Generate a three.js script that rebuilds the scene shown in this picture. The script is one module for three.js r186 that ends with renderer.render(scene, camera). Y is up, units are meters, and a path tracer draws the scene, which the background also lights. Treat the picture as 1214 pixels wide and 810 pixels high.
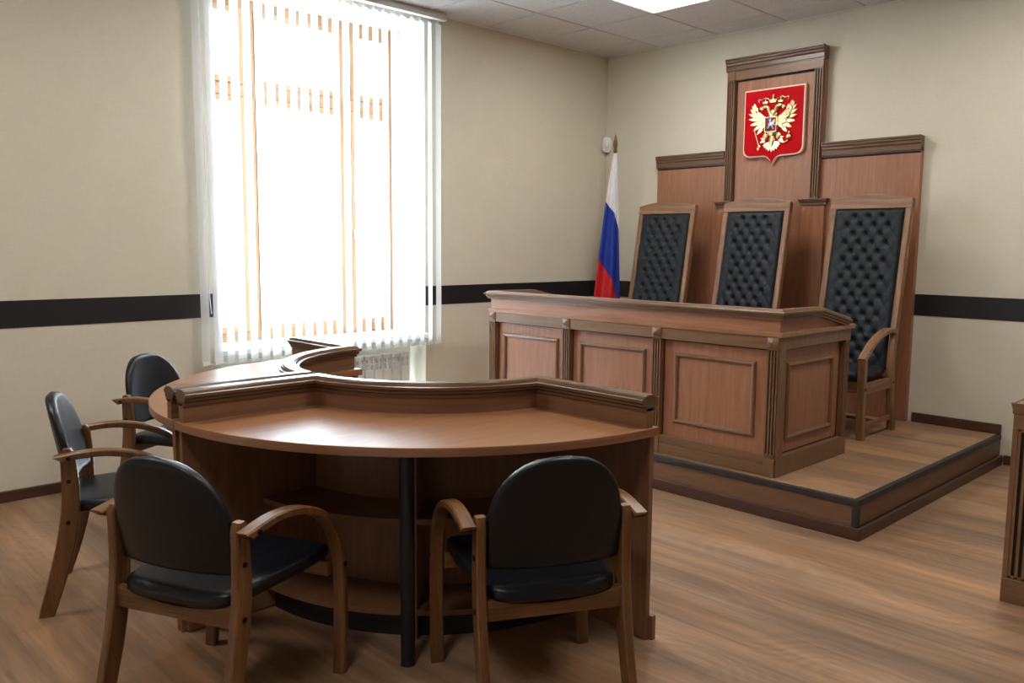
import * as THREE from 'three';
import { RoundedBoxGeometry } from 'three/addons/geometries/RoundedBoxGeometry.js';
import { mergeGeometries, toCreasedNormals } from 'three/addons/utils/BufferGeometryUtils.js';
import { RectAreaLightUniformsLib } from 'three/addons/lights/RectAreaLightUniformsLib.js';

// ------------------------------------------------------------------ camera, sky, lamps, exposure
const scene = new THREE.Scene();
const camera = new THREE.PerspectiveCamera(44.04, 1214 / 810, 0.05, 60);
camera.position.set(-6.1365, 1.4136, 5.1335);
camera.quaternion.setFromRotationMatrix(new THREE.Matrix4().makeBasis(
  new THREE.Vector3(0.720586, 0.007840, 0.693321), new THREE.Vector3(0.072976, 0.993525, -0.087081), new THREE.Vector3(-0.689514, 0.113345, 0.715348)));
const renderer = new THREE.WebGLRenderer({ antialias: true });
renderer.toneMapping = THREE.LinearToneMapping;
renderer.toneMappingExposure = 1.1;
renderer.shadowMap.enabled = true;
RectAreaLightUniformsLib.init();
scene.background = new THREE.Color().setRGB(0.72, 0.87, 1.0);   // overcast sky beyond the window
scene.backgroundIntensity = 26;
const LAMP = 18;                                                  // radiance of a ceiling panel
const LAMP_COLOR = new THREE.Color().setRGB(1.0, 0.955, 0.89);

// ------------------------------------------------------------------ helpers
let seed = 7;
const rnd = () => { seed = (seed * 1664525 + 1013904223) >>> 0; return seed / 4294967296; };
const V3 = (x, y, z) => new THREE.Vector3(x, y, z);
const lin = (r, g, b) => new THREE.Color().setRGB(r / 255, g / 255, b / 255, THREE.SRGBColorSpace);
const used = new Map();
function numbered(name) {
  const n = used.get(name) ?? 0; used.set(name, n + 1);
  return n ? name + '_' + String(n).padStart(3, '0') : name;
}
function flags(o) { o.traverse((m) => { if (m.isMesh) { m.castShadow = true; m.receiveShadow = true; } }); return o; }
// texture coordinates in metres, box-projected, v along the grain axis
function uvBox(g, grain = 'y', su = 0.6, sv = 1.2, fixedU, fixedV) {
  if (g.index) g = g.toNonIndexed();
  const P = g.attributes.position, n = P.count, uv = new Float32Array(n * 2);
  const ax = { x: 0, y: 1, z: 2 }[grain], ou = fixedU ?? rnd(), ov = fixedV ?? rnd();
  const a = V3(), b = V3(), c = V3(), nn = V3();
  for (let i = 0; i < n; i += 3) {
    a.fromBufferAttribute(P, i); b.fromBufferAttribute(P, i + 1); c.fromBufferAttribute(P, i + 2);
    nn.crossVectors(b.clone().sub(a), c.clone().sub(a));
    const m = [Math.abs(nn.x), Math.abs(nn.y), Math.abs(nn.z)];
    const d = m[0] > m[1] && m[0] > m[2] ? 0 : m[1] > m[2] ? 1 : 2;
    const rest = [0, 1, 2].filter((k) => k !== d);
    const vA = rest.includes(ax) ? ax : rest[1], uA = rest.find((k) => k !== vA);
    [a, b, c].forEach((q, k) => { const e = q.toArray(); uv[2 * (i + k)] = e[uA] / su + ou; uv[2 * (i + k) + 1] = e[vA] / sv + ov; });
  }
  g.setAttribute('uv', new THREE.BufferAttribute(uv, 2));
  return g;
}
function clean(g) { const o = g.index ? g.toNonIndexed() : g; for (const k of Object.keys(o.attributes)) if (!['position', 'normal'].includes(k)) o.deleteAttribute(k); if (!o.attributes.normal) o.computeVertexNormals(); return o; }
const join = (gs) => { gs = (Array.isArray(gs) ? gs : [gs]).map(clean); return gs.length > 1 ? mergeGeometries(gs) : gs[0]; };
function obj(name, gs, mat, parent, grain = 'y') {
  const m = new THREE.Mesh(uvBox(join(gs), grain, mat.userData.su ?? 0.6, mat.userData.sv ?? 1.2), mat);
  m.name = parent && parent !== scene ? name : numbered(name);
  (parent ?? scene).add(m);
  return m;
}
function thing(name, label, category, pos = [0, 0, 0], turn = 0, group) {
  const o = new THREE.Group(); o.name = numbered(name); scene.add(o);
  o.position.set(...pos); o.rotation.y = turn; o.userData = { label, category };
  if (group) o.userData.group = group;
  return o;
}
function tag(o, label, category, group) { o.userData = { label, category }; if (group) o.userData.group = group; return o; }
function struct(name, gs, mat, grain) { const m = obj(name, gs, mat, scene, grain); m.userData.kind = 'structure'; return m; }
function box(x0, x1, y0, y1, z0, z1, r = 0.002) {
  const w = x1 - x0, h = y1 - y0, d = z1 - z0;
  r = Math.min(r, 0.45 * Math.min(w, h, d));
  const g = r > 0 ? new RoundedBoxGeometry(w, h, d, 1, r) : new THREE.BoxGeometry(w, h, d);
  return g.translate((x0 + x1) / 2, (y0 + y1) / 2, (z0 + z1) / 2);
}
function outward(g) {   // flips a closed surface that is inside out
  const P = g.attributes.position; let v = 0; const a = V3(), b = V3(), c = V3();
  for (let i = 0; i < P.count; i += 3) { a.fromBufferAttribute(P, i); b.fromBufferAttribute(P, i + 1); c.fromBufferAttribute(P, i + 2); v += a.dot(b.cross(c)); }
  if (v < 0) for (let i = 0; i < P.count; i += 3) for (let k = 0; k < 3; k++) {
    const t = P.array[3 * (i + 1) + k]; P.array[3 * (i + 1) + k] = P.array[3 * (i + 2) + k]; P.array[3 * (i + 2) + k] = t;
  }
  return g;
}
function skin(rings, capped = true, crease = 0.6, closedPath = false) {   // rings: arrays of Vector3 with equal length, each a closed loop
  const pos = [], tri = (a, b, c) => pos.push(a.x, a.y, a.z, b.x, b.y, b.z, c.x, c.y, c.z);
  const n = rings[0].length, R = rings.length;
  for (let i = 0; i < R - (closedPath ? 0 : 1); i++) for (let j = 0; j < n; j++) {
    const a = rings[i][j], b = rings[i][(j + 1) % n], c = rings[(i + 1) % R][(j + 1) % n], d = rings[(i + 1) % R][j];
    tri(a, b, c); tri(a, c, d);
  }
  if (capped && !closedPath) for (const [ring, flip] of [[rings[0], true], [rings[R - 1], false]]) {
    // plan the cap in its own plane so that concave profiles close properly
    const o = ring[0], e1 = V3(), e2 = V3(), nrm = V3();
    for (let j = 0; j < n; j++) nrm.add(ring[j].clone().sub(o).cross(ring[(j + 1) % n].clone().sub(o)));
    if (nrm.lengthSq() < 1e-16) continue;
    nrm.normalize(); e1.set(Math.abs(nrm.x) < 0.9 ? 1 : 0, Math.abs(nrm.x) < 0.9 ? 0 : 1, 0).cross(nrm).normalize(); e2.crossVectors(nrm, e1);
    const flat = ring.map((q) => new THREE.Vector2(q.clone().sub(o).dot(e1), q.clone().sub(o).dot(e2)));
    for (const [a, b, c] of THREE.ShapeUtils.triangulateShape(flat, [])) {
      const s = (flat[b].x - flat[a].x) * (flat[c].y - flat[a].y) - (flat[b].y - flat[a].y) * (flat[c].x - flat[a].x);
      const [p, q, r] = s > 0 ? [a, b, c] : [a, c, b];
      flip ? tri(ring[p], ring[r], ring[q]) : tri(ring[p], ring[q], ring[r]);
    }
  }
  const g = new THREE.BufferGeometry();
  g.setAttribute('position', new THREE.Float32BufferAttribute(pos, 3));
  outward(g); g.computeVertexNormals();
  return crease ? toCreasedNormals(g, crease) : g;
}
// a moulding: profile [offset, height] carried along a plan path [x, z, y?] with mitred corners
function sweep(path, profile, closed = false) {
  const n = path.length, rings = [];
  for (let i = 0; i < n; i++) {
    const p = path[i], a = path[i - 1] ?? (closed ? path[n - 1] : null), b = path[i + 1] ?? (closed ? path[0] : null);
    const d = (u, v) => { const x = v[0] - u[0], z = v[1] - u[1], l = Math.hypot(x, z); return [x / l, z / l]; };
    const d1 = a ? d(a, p) : d(p, b), d2 = b ? d(p, b) : d1;
    let nx = -(d1[1] + d2[1]), nz = d1[0] + d2[0]; const l = Math.hypot(nx, nz); nx /= l; nz /= l;
    const k = 1 / Math.max(0.3, nx * -d1[1] + nz * d1[0]);
    rings.push(profile.map(([o, y]) => V3(p[0] + nx * o * k, y + (p[2] ?? 0), p[1] + nz * o * k)));
  }
  return skin(rings, true, 0.35, closed);
}
// a bar with the cross-section [side, normal] bent along points in a vertical plane; side points along x
function bent(pts, half, thick, x0 = 0, steps = 26, chamfer = 0.005, taper, scarf = 0) {
  const c = new THREE.CatmullRomCurve3(pts.map(([z, y]) => V3(0, y, z)), false, 'centripetal'), rings = [];
  for (let i = 0; i <= steps; i++) {
    const t = i / steps, p = c.getPointAt(t), d = c.getTangentAt(t), nx = V3(0, d.z, -d.y), k = taper ? taper(t) : 1, h = thick / 2 * k, w = half, q = chamfer;
    const sc = i === steps ? scarf : 0, sec = [[-w + q, -h], [w - q, -h], [w, -h + q], [w, h - q], [w - q, h], [-w + q, h], [-w, h - q], [-w, -h + q]];
    rings.push(sec.map(([a, b]) => V3(x0 + a, i === 0 && pts[0][1] === 0 ? 0 : p.y + nx.y * b, p.z + nx.z * b + (b > 0 ? sc : 0))));
  }
  return skin(rings, true, 0.6);
}
// a cushion: rows of superellipses; row = [along, halfWidth, lift, halfThickness]
function loft(rows, place, n = 28, e = 0.45) {
  const sg = (v) => Math.sign(v) * Math.pow(Math.abs(v), e);
  return skin(rows.map((r) => Array.from({ length: n }, (_, j) => {
    const f = j / n * 2 * Math.PI; return place(r[1] * sg(Math.cos(f)), r[3] * sg(Math.sin(f)), r);
  })), true, 1.2);
}
function extrude(pts, depth, bevel = 0, holes) {
  const s = pts instanceof THREE.Shape ? pts : new THREE.Shape(pts.map(([x, y]) => new THREE.Vector2(x, y)));
  for (const h of holes ?? []) s.holes.push(new THREE.Path(h.map(([x, y]) => new THREE.Vector2(x, y))));
  return new THREE.ExtrudeGeometry(s, { depth, bevelEnabled: bevel > 0, bevelSize: bevel, bevelThickness: bevel, bevelOffset: -bevel, bevelSegments: 2, curveSegments: 24 });
}
const flatUp = (g) => g.rotateX(Math.PI / 2);          // shape (x, z) drawn in xy -> lies in the floor plan, extruded downwards
const clone = (root, pos, turn, label, group) => {
  const r = root.clone(); r.name = numbered(root.name); scene.add(r); r.position.set(...pos); r.rotation.set(0, turn, 0);
  r.userData = { ...root.userData, label: label ?? root.userData.label }; if (group) r.userData.group = group; return r;
};

// ------------------------------------------------------------------ textures and materials
function noise2(w, h, cx, cy, s) {   // tileable value noise, cx by cy cells
  let st = s >>> 0; const r = () => { st = (st * 1664525 + 1013904223) >>> 0; return st / 4294967296; };
  const g = Float32Array.from({ length: cx * cy }, r), out = new Float32Array(w * h), sm = (t) => t * t * (3 - 2 * t);
  for (let y = 0; y < h; y++) { const fy = y / h * cy, y0 = Math.floor(fy), ty = sm(fy - y0), y1 = (y0 + 1) % cy;
    for (let x = 0; x < w; x++) { const fx = x / w * cx, x0 = Math.floor(fx), tx = sm(fx - x0), x1 = (x0 + 1) % cx;
      const a = g[y0 * cx + x0] * (1 - tx) + g[y0 * cx + x1] * tx, b = g[y1 * cx + x0] * (1 - tx) + g[y1 * cx + x1] * tx;
      out[y * w + x] = a * (1 - ty) + b * ty; } }
  return out;
}
function tex(w, h, fn, srgb = true) {
  const d = new Uint8Array(w * h * 4);
  for (let i = 0; i < w * h; i++) { const c = fn(i); for (let k = 0; k < 3; k++) d[4 * i + k] = Math.max(0, Math.min(255, c[k])); d[4 * i + 3] = 255; }
  const t = new THREE.DataTexture(d, w, h); t.wrapS = t.wrapT = THREE.RepeatWrapping; t.magFilter = THREE.LinearFilter; t.minFilter = THREE.LinearFilter;
  if (srgb) t.colorSpace = THREE.SRGBColorSpace; t.needsUpdate = true; return t;
}
function grainMap(s, contrast) {     // wood laminate, grain along v; 0.6 m by 1.2 m
  const w = 512, h = 512, warp = noise2(w, h, 5, 4, s), coarse = noise2(w, h, 14, 2, s + 1), mid = noise2(w, h, 60, 5, s + 2), fine = noise2(w, h, 220, 14, s + 3), pore = noise2(w, h, 256, 40, s + 4);
  return tex(w, h, (i) => {
    const x = i % w, ring = Math.sin((x / w * 9 + warp[i] * 3) * 2 * Math.PI);
    let v = 1 + contrast * (0.30 * (coarse[i] - 0.5) + 0.10 * ring + 0.35 * (mid[i] - 0.5) + 0.35 * (fine[i] - 0.5)) - contrast * (pore[i] > 0.8 ? 0.22 : 0);
    v = 225 * v; return [v, v * (0.985 + 0.03 * (mid[i] - 0.5)), v * (0.97 + 0.05 * (coarse[i] - 0.5))];
  });
}
const GR1 = grainMap(11, 0.2), GR2 = grainMap(51, 0.5);
const std = (o) => new THREE.MeshStandardMaterial(o), phy = (o) => new THREE.MeshPhysicalMaterial(o);
const wood = (r, g, b, rough = 0.38, map = GR1) => std({ color: lin(r * 1.12, g * 1.12, b * 1.12), map, roughness: rough });
const M = {
  panel: wood(154, 107, 79, 0.42), frame: wood(121, 91, 64, 0.36), cornice: wood(104, 80, 58, 0.3), top: wood(152, 109, 76, 0.3),
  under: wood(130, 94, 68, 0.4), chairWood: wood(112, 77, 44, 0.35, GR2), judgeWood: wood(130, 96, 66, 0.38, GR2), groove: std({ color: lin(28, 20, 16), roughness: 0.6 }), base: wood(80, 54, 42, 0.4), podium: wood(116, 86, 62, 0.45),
  dark: std({ color: lin(24, 24, 27), roughness: 0.5 }), bolt: std({ color: lin(26, 22, 20), roughness: 0.35, metalness: 0.6 }),
  white: std({ color: lin(235, 236, 234), roughness: 0.5 }), offwhite: std({ color: lin(222, 222, 216), roughness: 0.6 }),
  nosing: std({ color: lin(44, 42, 44), roughness: 0.55 }),
  pine: wood(164, 124, 88, 0.45), pole: std({ color: lin(20, 24, 30), roughness: 0.35 }),
  gold: std({ color: lin(238, 214, 164), roughness: 0.2, metalness: 1 }), red: phy({ color: lin(182, 0, 16), roughness: 0.6, specularIntensity: 0.2 }), cream: std({ color: lin(246, 216, 186), roughness: 0.4 }),
  crest: std({ color: lin(120, 20, 48), roughness: 0.4 }), silver: std({ color: lin(214, 214, 222), roughness: 0.3, metalness: 0.9 }), blueTin: std({ color: lin(40, 58, 140), roughness: 0.4 }),
};
{ // leather
  const w = 256, a = noise2(w, w, 64, 64, 3), b = noise2(w, w, 120, 120, 4), c = noise2(w, w, 6, 6, 5);
  const bump = tex(w, w, (i) => { const v = 128 + 90 * (a[i] - 0.5) + 60 * (b[i] - 0.5); return [v, v, v]; }, false);
  M.leather = phy({ color: lin(13, 18, 25), roughness: 0.36, specularIntensity: 0.75, bumpMap: bump, bumpScale: 0.0006 }); M.leather.userData = { su: 0.16, sv: 0.16 };
  M.tuft = phy({ color: lin(29, 35, 41), roughness: 0.55, specularIntensity: 0.6, bumpMap: bump, bumpScale: 0.0006 }); M.tuft.userData = { su: 0.16, sv: 0.16 };
}
{ // cream wallpaper with a faint woven relief
  const w = 512, a = noise2(w, w, 256, 40, 21), b = noise2(w, w, 30, 200, 22), c = noise2(w, w, 8, 8, 23);
  M.wall = std({ color: lin(220, 214, 197), roughness: 0.85,
    map: tex(w, w, (i) => { const v = 246 + 4 * (a[i] - 0.5) + 5 * (b[i] - 0.5) + 3 * (c[i] - 0.5); return [v, v, v - 1]; }),
    bumpMap: tex(w, w, (i) => { const v = 128 + 60 * (a[i] - 0.5) + 80 * (b[i] - 0.5); return [v, v, v]; }, false), bumpScale: 0.00018 });
  M.wall.userData = { su: 0.8, sv: 0.8 };
  const t = noise2(w, w, 130, 130, 31), u = noise2(w, w, 40, 40, 32);
  M.tile = std({ color: lin(228, 226, 224), roughness: 0.95,
    map: tex(w, w, (i) => { const v = 236 + 12 * (u[i] - 0.5) - (t[i] > 0.82 ? 18 : 0); return [v, v, v]; }) });
  M.tile.userData = { su: 0.6, sv: 0.6 };
  M.runner = std({ color: lin(190, 188, 184), roughness: 0.7 });
}
{ // floor laminate: brown oak with grey and orange streaks
  const w = 1024, h = 1024, w1 = noise2(w, h, 7, 3, 41), w2 = noise2(w, h, 26, 5, 42), w3 = noise2(w, h, 90, 9, 43), w4 = noise2(w, h, 260, 30, 44), w5 = noise2(w, h, 20, 12, 45), hue = noise2(w, h, 18, 4, 46), warp = noise2(w, h, 6, 8, 47);
  M.floor = std({ color: lin(255, 255, 255), roughness: 0.46, map: tex(w, h, (i) => {
    const x = i % w, cath = Math.sin((x / w * 22 + warp[i] * 7) * 2 * Math.PI);
    const v = 1 + 0.18 * (w1[i] - 0.5) + 0.26 * (w2[i] - 0.5) + 0.15 * (w3[i] - 0.5) + 0.10 * (w4[i] - 0.5) + 0.04 * cath * w5[i], q = hue[i] - 0.5;
    return [v * (146 + 8 * q), v * (114 - 2 * q), v * (86 - 12 * q)];
  }) });
  M.floor.userData = { su: 1.6, sv: 3.2 };
}
M.glass = phy({ color: 0xffffff, roughness: 0.0, transmission: 1, thickness: 0, ior: 1.5 });
M.slat = phy({ color: lin(238, 240, 240), roughness: 0.9, transmission: 0.6, thickness: 0, side: THREE.DoubleSide });
M.lamp = std({ color: lin(255, 255, 255), emissive: LAMP_COLOR, emissiveIntensity: 5, roughness: 0.6 });
{ // flag: three bands across the cloth
  M.flag = phy({ roughness: 0.75, side: THREE.DoubleSide, transmission: 0.12, thickness: 0, map: tex(8, 384, (i) => { const y = Math.floor(i / 8); return y < 128 ? [206, 28, 36] : y < 256 ? [26, 58, 160] : [236, 236, 240]; }) });
  M.flag.map.wrapS = M.flag.map.wrapT = THREE.ClampToEdgeWrapping;
}

// ------------------------------------------------------------------ room shell
const H = 3.121, XL = -8.4, ZF = 8.4;
const WX0 = -3.78, WX1 = -2.115, WTOP = 3.05, SILL = 0.735;
{
  struct('wall_back_left', box(XL, WX0, 0, H + 0.2, -0.5, 0, 0), M.wall);
  struct('wall_back_right', box(WX1, 0, 0, H + 0.2, -0.5, 0, 0), M.wall);
  struct('wall_back_niche', box(WX0, WX1, 0, SILL - 0.035, -0.5, -0.2, 0), M.wall);
  const back = struct('wall_back_lintel', box(WX0, WX1, WTOP, H + 0.2, -0.5, 0, 0), M.wall);
  struct('wall_right', box(0, 0.3, 0, H + 0.2, -0.5, ZF, 0), M.wall);
  struct('wall_left', box(XL - 0.3, XL, 0, H + 0.2, -0.5, ZF, 0), M.wall);
  struct('wall_front', box(XL - 0.3, 0.3, 0, H + 0.2, ZF, ZF + 0.3, 0), M.wall);
  // white plastered reveal of the window opening
  obj('reveal_lining', [box(WX0, WX0 + 0.008, SILL, WTOP, -0.46, 0.0, 0), box(WX1 - 0.008, WX1, SILL, WTOP, -0.46, 0.0, 0), box(WX0, WX1, WTOP - 0.008, WTOP, -0.46, 0.0, 0)], M.white, back);
  // black bands round the room
  struct('trim_1', box(XL, WX0, 0.948, 1.096, 0, 0.004, 0.001), M.dark);
  struct('trim_2', box(WX1, -0.0, 0.948, 1.096, 0, 0.004, 0.001), M.dark);
  struct('trim_3', box(-0.004, 0, 0.948, 1.096, 0.004, ZF, 0.001), M.dark);
  struct('baseboard_back', [box(XL, WX0, 0, 0.062, 0, 0.016, 0.004)], M.base, 'x');
  struct('baseboard_right', [box(-0.016, 0, 0.197, 0.262, 2.86, 3.435, 0.004), box(-0.018, 0, 0, 0.062, 3.46, ZF, 0.004)], M.base, 'z');
}
{ // floor: laminate boards running along z
  const floor = struct('floor', box(XL, 0, -0.12, -0.009, 0, ZF, 0), M.floor, 'z');
  const PW = 0.193, PL = 1.29;
  const far = [];
  let n = 0;
  for (let c = 0, x = -0.0005; x - PW > XL; c++, x -= PW) {
    let z = -((c * 0.43) % 1) * PL;
    for (; z < ZF; z += PL) {
      const z0 = Math.max(0, z), z1 = Math.min(ZF, z + PL);
      if (z1 - z0 < 0.05) continue;
      const under = x < -0.05 && x - PW > -2.1 && z1 < 3.4;
      if (under) continue;
      const seen = x > -5.6 && z0 < 4.6 && z1 < 5.4 && !(x < -5 && z0 > 3.2);
      const g = () => box(-PW + 0.0001, -0.0001, -0.009, 0, 0.0001, z1 - z0 - 0.0001, 0.0004);
      if (seen && n < 290) {
        const m = new THREE.Mesh(uvBox(join(g()), 'z', 1.6, 3.2, x / 1.6, z0 / 3.2), M.floor);
        m.name = 'plank'; m.position.set(x, 0, z0); floor.add(m); n++;
      } else far.push(g().translate(x, 0, z0));
    }
  }
  const rest = obj('further_planks', far, M.floor, floor, 'z'); rest.userData.kind = 'stuff';
}
{ // suspended ceiling: lay-in tiles between runners, some openings taken by lamps
  const ceiling = struct('ceiling', box(XL, 0, H + 0.03, H + 0.2, 0, ZF, 0), M.runner);
  const xs = [0], zs = [0];
  for (let k = 0; -0.307 - 0.6 * k > XL; k++) xs.push(-0.307 - 0.6 * k);
  xs.push(XL);
  for (let k = 0; 0.582 + 0.6 * k < ZF; k++) zs.push(0.582 + 0.6 * k);
  zs.push(ZF);
  const lampAt = new Set(['2_2', '6_2', '10_2', '2_6', '6_6', '10_6']);
  const full = uvBox(join(box(-0.293, 0.293, 0, 0.012, -0.293, 0.293, 0.003)), 'x', 0.6, 0.6);
  for (let i = 0; i + 1 < xs.length; i++) for (let j = 0; j + 1 < zs.length; j++) {
    const cx = (xs[i] + xs[i + 1]) / 2, cz = (zs[j] + zs[j + 1]) / 2, w = xs[i] - xs[i + 1], d = zs[j + 1] - zs[j];
    if (lampAt.has(i + '_' + j)) { panelLamp(cx, cz); continue; }
    if (w < 0.03 || d < 0.03) continue;
    const g = Math.abs(w - 0.6) < 1e-6 && Math.abs(d - 0.6) < 1e-6 ? full : uvBox(join(box(-w / 2 + 0.007, w / 2 - 0.007, 0, 0.012, -d / 2 + 0.007, d / 2 - 0.007, 0.003)), 'x', 0.6, 0.6);
    const m = new THREE.Mesh(g, M.tile); m.name = 'ceiling_tile'; m.position.set(cx, H, cz); ceiling.add(m);
  }
  const bars = [];
  for (const x of xs.slice(1, -1)) bars.push(box(x - 0.012, x + 0.012, H + 0.006, H + 0.03, 0, ZF, 0));
  for (const z of zs.slice(1, -1)) bars.push(box(XL, 0, H + 0.006, H + 0.03, z - 0.012, z + 0.012, 0));
  obj('grid_runner', bars, M.runner, ceiling);
  obj('edge_angle', [box(XL, 0, H - 0.002, H + 0.02, 0, 0.012, 0), box(-0.012, 0, H - 0.002, H + 0.02, 0, ZF, 0)], M.white, ceiling);
}
function panelLamp(x, z) {
  const where = (z < 2.5 ? ['above the judges bench, beside the emblem wall', 'above the ring desk, in front of the window', 'above the armchairs, along the window wall'] : ['above the side desk', 'above the open floor by the armchairs', 'above the bare floor farthest from the podium'])[x > -2 ? 0 : x > -5 ? 1 : 2];
  const t = thing('ceiling_panel_light', 'square white light panel in the ceiling ' + where, 'ceiling light', [x, H, z], 0, 'square ceiling light panels');
  obj('frame', [box(-0.297, 0.297, -0.004, 0.02, -0.297, -0.28), box(-0.297, 0.297, -0.004, 0.02, 0.28, 0.297), box(-0.297, -0.28, -0.004, 0.02, -0.28, 0.28), box(0.28, 0.297, -0.004, 0.02, -0.28, 0.28)], M.white, t);
  obj('diffuser', box(-0.28, 0.28, 0.0, 0.01, -0.28, 0.28, 0), M.lamp, t);
  const l = new THREE.RectAreaLight(LAMP_COLOR, LAMP, 0.56, 0.56); l.name = 'light'; l.position.set(0, -0.006, 0); l.rotation.x = -Math.PI / 2; t.add(l);
}

// ------------------------------------------------------------------ window, blind, radiator
{
  const ZW = -0.38, X0 = WX0 + 0.008, X1 = WX1 - 0.008, Y0 = SILL, Y1 = WTOP - 0.008;
  const win = new THREE.Group(); win.name = 'window_1'; win.userData.kind = 'structure'; scene.add(win);
  const fr = 0.06, cz = [ZW - 0.07, ZW];
  obj('window_frame', [box(X0, X1, Y0, Y0 + fr, ...cz), box(X0, X1, Y1 - fr, Y1, ...cz), box(X0, X0 + fr, Y0 + fr, Y1 - fr, ...cz), box(X1 - fr, X1, Y0 + fr, Y1 - fr, ...cz)], M.pine, win);
  obj('mullion', box(-3.36, -3.29, Y0 + fr, Y1 - fr, ...cz), M.pine, win);
  obj('mullion', box(-2.62, -2.53, Y0 + fr, Y1 - fr, ...cz), M.pine, win);
  const TY0 = 2.40, TY1 = 2.48;
  obj('transom', box(X0 + fr, X1 - fr, TY0, TY1, ...cz), M.pine, win, 'x');
  const bays = [[X0 + fr, -3.36], [-3.29, -2.62], [-2.53, X1 - fr]];
  for (const [a, b] of bays) for (const [c, d] of [[Y0 + fr, TY0], [TY1, Y1 - fr]]) {
    const s = 0.045, zz = [ZW - 0.055, ZW + 0.012];
    const sash = obj('sash', [box(a + 0.004, b - 0.004, c + 0.004, c + s, ...zz), box(a + 0.004, b - 0.004, d - s, d - 0.004, ...zz), box(a + 0.004, a + s, c + s, d - s, ...zz), box(b - s, b - 0.004, c + s, d - s, ...zz)], M.pine, win);
    obj('pane', box(a + s - 0.005, b - s + 0.005, c + s - 0.005, d - s + 0.005, ZW - 0.022, ZW - 0.018, 0), M.glass, sash);
    obj('gasket', [box(b - s - 0.004, b - s, c + s, d - s, ZW - 0.01, ZW + 0.002, 0), box(a + s, a + s + 0.004, c + s, d - s, ZW - 0.01, ZW + 0.002, 0)], M.dark, sash);
    if (c < 1 && a > -3.3) obj('handle', [box(a + 0.012, a + 0.034, 1.45, 1.52, ZW + 0.012, ZW + 0.03), box(a + 0.016, a + 0.030, 1.36, 1.5, ZW + 0.03, ZW + 0.045)], M.white, sash);
  }
  obj('window_sill', [box(WX0, WX1, SILL - 0.035, SILL, -0.45, 0.0, 0), box(WX0 - 0.03, WX1 + 0.02, SILL - 0.035, SILL, 0.0, 0.04, 0.006)], M.white, win, 'x');
}
{ // vertical blind: 24 slats on a head rail
  const t = thing('vertical_blind', 'white vertical slat blind hanging in front of the tall window', 'blind', [0, 0, 0]);
  obj('head_rail', [box(-3.97, -1.98, 3.066, 3.1, 0.055, 0.105, 0.004), box(-3.97, -1.98, 3.1, 3.121, 0.07, 0.09, 0.002)], M.offwhite, t, 'x');
  const slatG = [-1, 0, 1].map((k) => {
    const g = new THREE.PlaneGeometry(0.089, 2.38, 6, 1), P = g.attributes.position;
    for (let i = 0; i < P.count; i++) P.setZ(i, 0.0022 * Math.cos(P.getX(i) / 0.089 * Math.PI) + 0.001 * k);
    g.computeVertexNormals(); return g;
  });
  const clipG = join([box(-0.012, 0.012, 1.185, 1.205, -0.004, 0.004, 0.001), box(-0.004, 0.004, 1.2, 1.225, -0.004, 0.004, 0)]);
  const weightG = join([box(-0.042, 0.042, -1.19, -1.165, -0.0022, 0.0026, 0.001)]);
  const chain = [];
  for (let i = 0; i < 24; i++) {
    const x = -3.895 + i * 0.0802, a = (-29 + 9 * (rnd() - 0.5)) * Math.PI / 180;
    const s = new THREE.Mesh(slatG[i % 3], M.slat); s.name = 'slat'; s.position.set(x, 1.845, 0.08); s.rotation.y = -a; t.add(s);
    const c = new THREE.Mesh(clipG, M.offwhite); c.name = 'carrier'; s.add(c);
    const w = new THREE.Mesh(weightG, M.offwhite); w.name = 'weight'; s.add(w);
    if (i < 23) for (const zz of [0.05, 0.11]) {
      const cv = new THREE.QuadraticBezierCurve3(V3(x, 0.672, zz), V3(x + 0.04, 0.645, zz), V3(x + 0.0802, 0.672, zz));
      chain.push(new THREE.TubeGeometry(cv, 6, 0.0016, 4));
    }
  }
  obj('bottom_chain', chain, M.offwhite, t);
  obj('pull_cord', new THREE.TubeGeometry(new THREE.CatmullRomCurve3([V3(-3.9, 3.06, 0.12), V3(-3.885, 2.2, 0.125), V3(-3.885, 1.1, 0.125), V3(-3.875, 0.98, 0.125)]), 20, 0.003, 5), M.white, t);
}
{ // radiator in the niche below the sill
  const t = thing('radiator', 'white ribbed radiator in the niche below the window', 'radiator', [0, 0, 0]);
  for (let i = 0; i < 17; i++) {
    const x = -3.58 + i * 0.0815;
    const s = obj('radiator_section', [box(x - 0.036, x + 0.036, 0.12, 0.485, -0.06, -0.045, 0.006), box(x - 0.012, x + 0.012, 0.10, 0.59, -0.14, -0.05, 0.006), box(x - 0.038, x + 0.038, 0.555, 0.592, -0.14, -0.055, 0.008), box(x - 0.040, x + 0.040, 0.12, 0.16, -0.12, -0.06, 0.008)], M.offwhite, t);
    obj('top_fin', [box(x - 0.037, x - 0.031, 0.49, 0.575, -0.07, -0.05, 0.001), box(x + 0.031, x + 0.037, 0.49, 0.575, -0.07, -0.05, 0.001), box(x - 0.031, x + 0.031, 0.525, 0.531, -0.07, -0.05, 0.001)], M.offwhite, s);
  }
  obj('pipe', [new THREE.CylinderGeometry(0.013, 0.013, 0.12, 12).rotateZ(Math.PI / 2).translate(-3.66, 0.54, -0.1), new THREE.CylinderGeometry(0.013, 0.013, 0.55, 12).translate(-3.72, 0.275, -0.1)], M.offwhite, t);
  obj('bracket', [box(-3.4, -3.37, 0.5, 0.54, -0.178, -0.09), box(-2.5, -2.47, 0.5, 0.54, -0.178, -0.09)], M.offwhite, t);
}

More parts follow.
